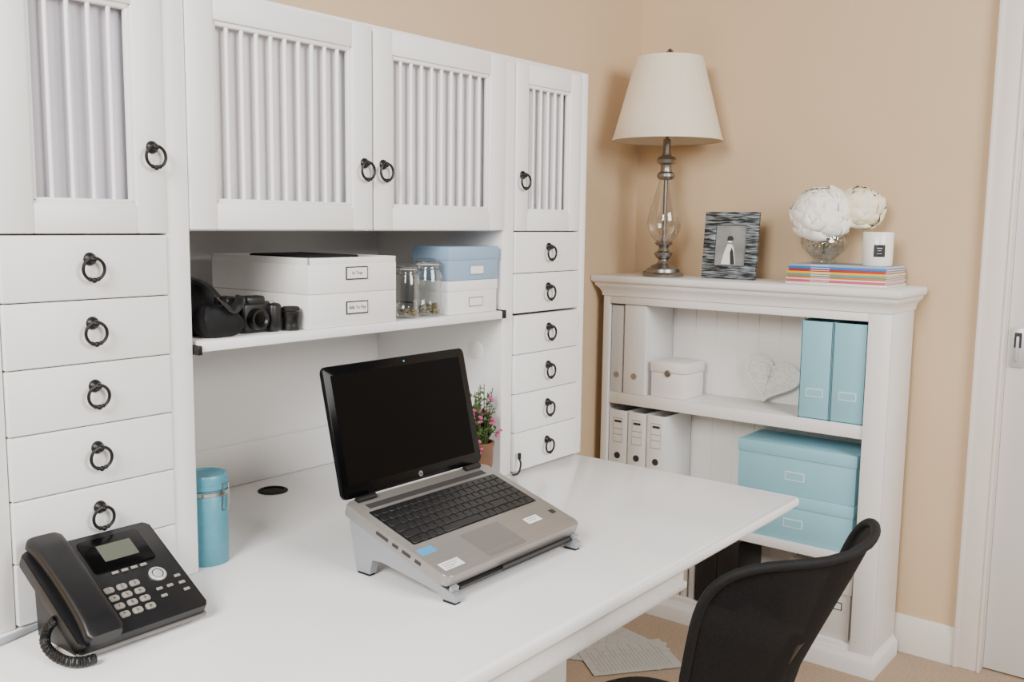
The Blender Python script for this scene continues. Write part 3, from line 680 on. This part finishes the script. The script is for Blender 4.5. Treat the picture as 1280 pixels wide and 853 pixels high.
# white heart
ht = thing('heart_ornament', 'white woven heart ornament leaning against the bookcase back', 'ornament', (.93, -.13, z1_))
def heart(t, k=1):
    x = 16*math.sin(t)**3; y = 13*math.cos(t)-5*math.cos(2*t)-2*math.cos(3*t)-math.cos(4*t)
    return Vector((x/16*.098*k, y/16*.080*k, 0))
RR = RZ(-12)
low = min((RR.to_3x3() @ heart(2*PI*k/200)).y for k in range(200))
HM = T(.920, -.128, z1_+.0015) @ RY(9) @ FX
off = Vector((0, .006-low, 0))
pts = [HM @ (off+RR.to_3x3() @ heart(2*PI*k/60)) for k in range(60)]
part('rim', MB().tube(pts, .005, 8, closed=True), 'wicker', ht)
wv = MB()
def fan(u, v):
    p = heart(2*PI*u, v*.98+.001); return off+RR.to_3x3() @ p+Vector((0, 0, .0010*math.sin(v*70)+.0008*math.sin(u*180)+.013*(1-v**4)))
wv.grid(lambda u, v: fan(u, v), 90, 20, M=HM)
part('woven_panel', wv, 'wicker', ht)
# blue magazine files
def mag(label, y0, y1):
    o = thing('magazine_file', label, 'magazine file', (.86, (y0+y1)/2, z1_), 'blue magazine files on the upper shelf'); x0, d, h, z = .772, .190, .312, z1_
    w = .003
    pr_ = [(x0, z), (x0+d, z), (x0+d, z+h), (x0+d*.45, z+h), (x0, z+h*.985)]
    Mx = Matrix(((1, 0, 0, 0), (0, 0, 1, 0), (0, 1, 0, 0), (0, 0, 0, 1)))
    part('case', MB().prism(pr_, y0, y0+w, Mx).prism(pr_, y1-w, y1, Mx).box(x0, x0+w, y0, y1, z, z+h*.985, .001).box(x0+d-w, x0+d, y0, y1, z, z+h, .001).box(x0, x0+d, y0, y1, z, z+w), 'blue', o)
    ym = (y0+y1)/2
    hd = part('label_holder', MB().box(x0-.001, x0, ym-.027, ym+.027, z+.070, z+.096), 'st_white', o)
    part('label_card', MB().box(x0-.0014, x0-.001, ym-.0245, ym+.0245, z+.0725, z+.0935), 'blue', hd)
    part('papers', MB().box(x0+.012, x0+d-.006, y0+.006, y0+.05, z+.004, z+h*.93), 'paper', o)
mag('blue magazine file next to the white heart on the upper shelf', -.391, -.292)
mag('blue magazine file against the right end of the upper shelf', -.4965, -.3935)
# big blue boxes
def bigbox(label, z, h, ya, yb):
    o = thing('storage_box', label, 'box', (.868, (ya+yb)/2, z))
    part('body', MB().box(.779, .958, ya+.003, yb-.003, z, z+h-.004, .002), 'blue', o)
    part('lid', MB().box(.775, .962, ya, yb, z+h-.040, z+h, .003), 'blue', o)
    ym = (ya+yb)/2
    hd = part('label_holder', MB().box(.778, .779, ym-.032, ym+.032, z+h*.30, z+h*.30+.028), 'st_white', o)
    part('label_card', MB().box(.7776, .778, ym-.0295, ym+.0295, z+h*.30+.0025, z+h*.30+.0255), 'blue', hd)
bigbox('large duck egg blue storage box, lower of the stacked pair on the middle shelf', z2_, .152, -.484, -.098)
bigbox('large duck egg blue storage box, upper of the stacked pair on the middle shelf', z2_+.1525, .160, -.486, -.092)
# bottom shelf
binder('black binder on the bottom shelf next to the grey books', -.035, .040, .772, z3_, .238, .19, 'black', 'black binders on the bottom shelf', False)
binder('black binder on the bottom shelf nearer the white archive box', -.112, -.037, .772, z3_, .238, .19, 'black', 'black binders on the bottom shelf', False)
for y, h, m_, lb in ((.048, .22, 'filegrey', 'pale grey book upright on the bottom shelf beside the black binder'), (.078, .20, 'b_cream', 'cream book upright on the bottom shelf between two grey books'), (.106, .215, 'filegrey', 'outermost pale grey book upright on the bottom shelf')):
    o = thing('book', lb, 'book', (.86, y+.012, z3_), 'books on the bottom shelf')
    part('cover', MB().box(.78, .783, y, y+.024, z3_, z3_+h, .001).box(.78, .94, y, y+.002, z3_, z3_+h).box(.78, .94, y+.022, y+.024, z3_, z3_+h), m_, o)
    part('pages', MB().box(.783, .936, y+.002, y+.022, z3_+.004, z3_+h-.004), 'paper', o)
ab = thing('archive_box', 'off white lidded archive box at the right end of the bottom shelf', 'box', (.87, -.38, z3_))
part('body', MB().box(.782, .955, -.486, -.270, z3_, z3_+.150, .002), 'card2', ab)
part('lid', MB().box(.774, .961, -.492, -.264, z3_+.150, z3_+.205, .003), 'card2', ab)
hd_ = part('label_holder', MB().box(.781, .782, -.462, -.415, z3_+.095, z3_+.120), 'ink', ab)
part('label_card', MB().box(.7806, .781, -.459, -.418, z3_+.098, z3_+.117), 'board', hd_)

# ---------------------------------------------------------------- papers on the floor
for k, (x, y, a, lb) in enumerate(((.47, .17, -12, 'loose printed sheet on the carpet, lowest of the scattered pile'), (.42, .13, 24, 'loose printed sheet on the carpet in the middle of the scattered pile'), (.40, .08, 52, 'loose printed sheet on the carpet lying on top of the scattered pile'))):
    Q = T(x, y, .001+.0015*k) @ RZ(a)
    o = thing('paper_sheet', lb, 'paper', (x, y, .001+.0015*k), 'papers on the carpet under the desk')
    part('sheet', MB().grid(lambda u, v: (-.105+.21*u, -.148+.297*v, .0004), 4, 4, M=Q), 'newsprint', o)
    ln_ = MB()
    for j in range(20):
        ln_.box(-.085, .085-.03*(j % 3), .12-.0125*j, .1225-.0125*j, .0006, .0008, M=Q)
    part('printed_lines', ln_, 'inkpale', o)

# ---------------------------------------------------------------- office chair
ccx, ccy = -.695, -.885
CH = T(ccx, ccy, 0) @ RZ(-10)
ch = thing('office_chair', 'black mesh backed office chair drawn up to the white desk', 'chair', (ccx+.02, ccy+.28, 0))
PW = .56
def bp_(s, t):
    # s -1..1 across, t 0..1 upward
    hw = .164+.068*t
    z = .545+.378*t-.038*t*t*(1-abs(s)**2.2)
    y = -.055-.03*t*t+.125*(1-t)**1.3+.100*abs(s)**2.2*(.5+.5*t)
    return Vector((hw*s, y, z))
def rim_pts(u=1):
    return [bp_(u*sgp(math.cos(2*PI*k/72), PW), .5+.5*u*sgp(math.sin(2*PI*k/72), PW)) for k in range(72)]
def backf(u, v):
    a = 2*PI*v
    return bp_(u*sgp(math.cos(a), PW), .5+.5*u*sgp(math.sin(a), PW))
fr_ = part('backrest_frame', MB().tube(rim_pts(), .0078, 10, closed=True, M=CH), 'softblack', ch)
part('backrest_mesh', MB().grid(backf, 16, 72, M=CH, wrap=True), 'meshblack', ch)
part('back_support', MB().tube(cr([Vector(p) for p in ((0, .22, .37), (0, .14, .385), (0, .105, .47), (0, .060, .60), (0, .0, .72))], 8), .018, 10, flat=.6, M=CH), 'black', ch)
def seat(u, v):
    a = 2*PI*v
    e = math.sin(PI*min(max(u, .02), .98))**.35
    return (.225*e*sgp(math.cos(a), .55), .315+.205*e*sgp(math.sin(a), .55), .375+.07*u)
part('seat', MB().grid(seat, 12, 40, M=CH, wrap=True, caps=True), 'softblack', ch)
part('gas_lift', MB().lathe([(.03, .10), (.03, .26), (.018, .26), (.018, .37), (.09, .372), (.09, .377)], 20, CH @ T(0, .27, 0)), 'black', ch)
for k in range(5):
    a = 2*PI*k/5+.3
    lg_ = part('leg', MB().tube([(.02*math.cos(a), .27+.02*math.sin(a), .12), (.16*math.cos(a), .27+.16*math.sin(a), .10), (.29*math.cos(a), .27+.29*math.sin(a), .075)], [.028, .024, .018], 10, M=CH), 'black', ch)
    part('caster', MB().lathe([(.026, -.02), (.028, -.016), (.028, -.004), (.012, -.002), (.012, .002), (.028, .004), (.028, .016), (.026, .02)], 20, CH @ T(.29*math.cos(a), .27+.29*math.sin(a), .0285) @ RZ(math.degrees(a)+90) @ RY(90)).tube([(.29*math.cos(a), .27+.29*math.sin(a), .03), (.29*math.cos(a), .27+.29*math.sin(a), .08)], .007, 8, M=CH), 'rubber', lg_)

# ---------------------------------------------------------------- camera, light
f, yaw, pit, rol = 1203.4, R(38.251), R(7.049), R(.737)
F_ = Vector((math.cos(pit)*math.cos(yaw), math.cos(pit)*math.sin(yaw), -math.sin(pit)))
R0 = Vector((math.sin(yaw), -math.cos(yaw), 0)); U0 = R0.cross(F_)
Rr = math.cos(rol)*R0+math.sin(rol)*U0; Uu = -math.sin(rol)*R0+math.cos(rol)*U0
cam = bpy.data.objects.new('camera_view', bpy.data.cameras.new('camera_view')); C.objects.link(cam)
cam.data.sensor_fit = 'HORIZONTAL'; cam.data.sensor_width = 36; cam.data.lens = 36*f/1280; cam.data.clip_start = .02
mw = Matrix.Identity(4)
for i in range(3): mw[i][0], mw[i][1], mw[i][2] = Rr[i], Uu[i], -F_[i]
mw[0][3], mw[1][3], mw[2][3] = -2.1422, -1.4348, 1.38
cam.matrix_world = mw
bpy.context.scene.camera = cam
def area(name, loc, tgt, sx, sy, W, col):
    l = bpy.data.lights.new(name, 'AREA'); l.shape = 'RECTANGLE'; l.size = sx; l.size_y = sy; l.energy = W; l.color = col
    o = bpy.data.objects.new(name, l); C.objects.link(o); o.location = loc
    o.rotation_euler = (Vector(tgt)-Vector(loc)).to_track_quat('-Z', 'Y').to_euler()
area('window_light', (-.8, -3.0, 2.35), (-.2, -.1, 0.8), 1.5, 1.3, 112, (1, .98, .955))
area('room_light', (-3.3, -1.0, 2.4), (.2, -.3, 1.0), 1.1, 1.1, 130, (1, .97, .93))
w = bpy.data.worlds.new('world'); bpy.context.scene.world = w; w.use_nodes = True
bg = w.node_tree.nodes['Background']; bg.inputs['Color'].default_value = (.97, .98, 1, 1); bg.inputs['Strength'].default_value = .14
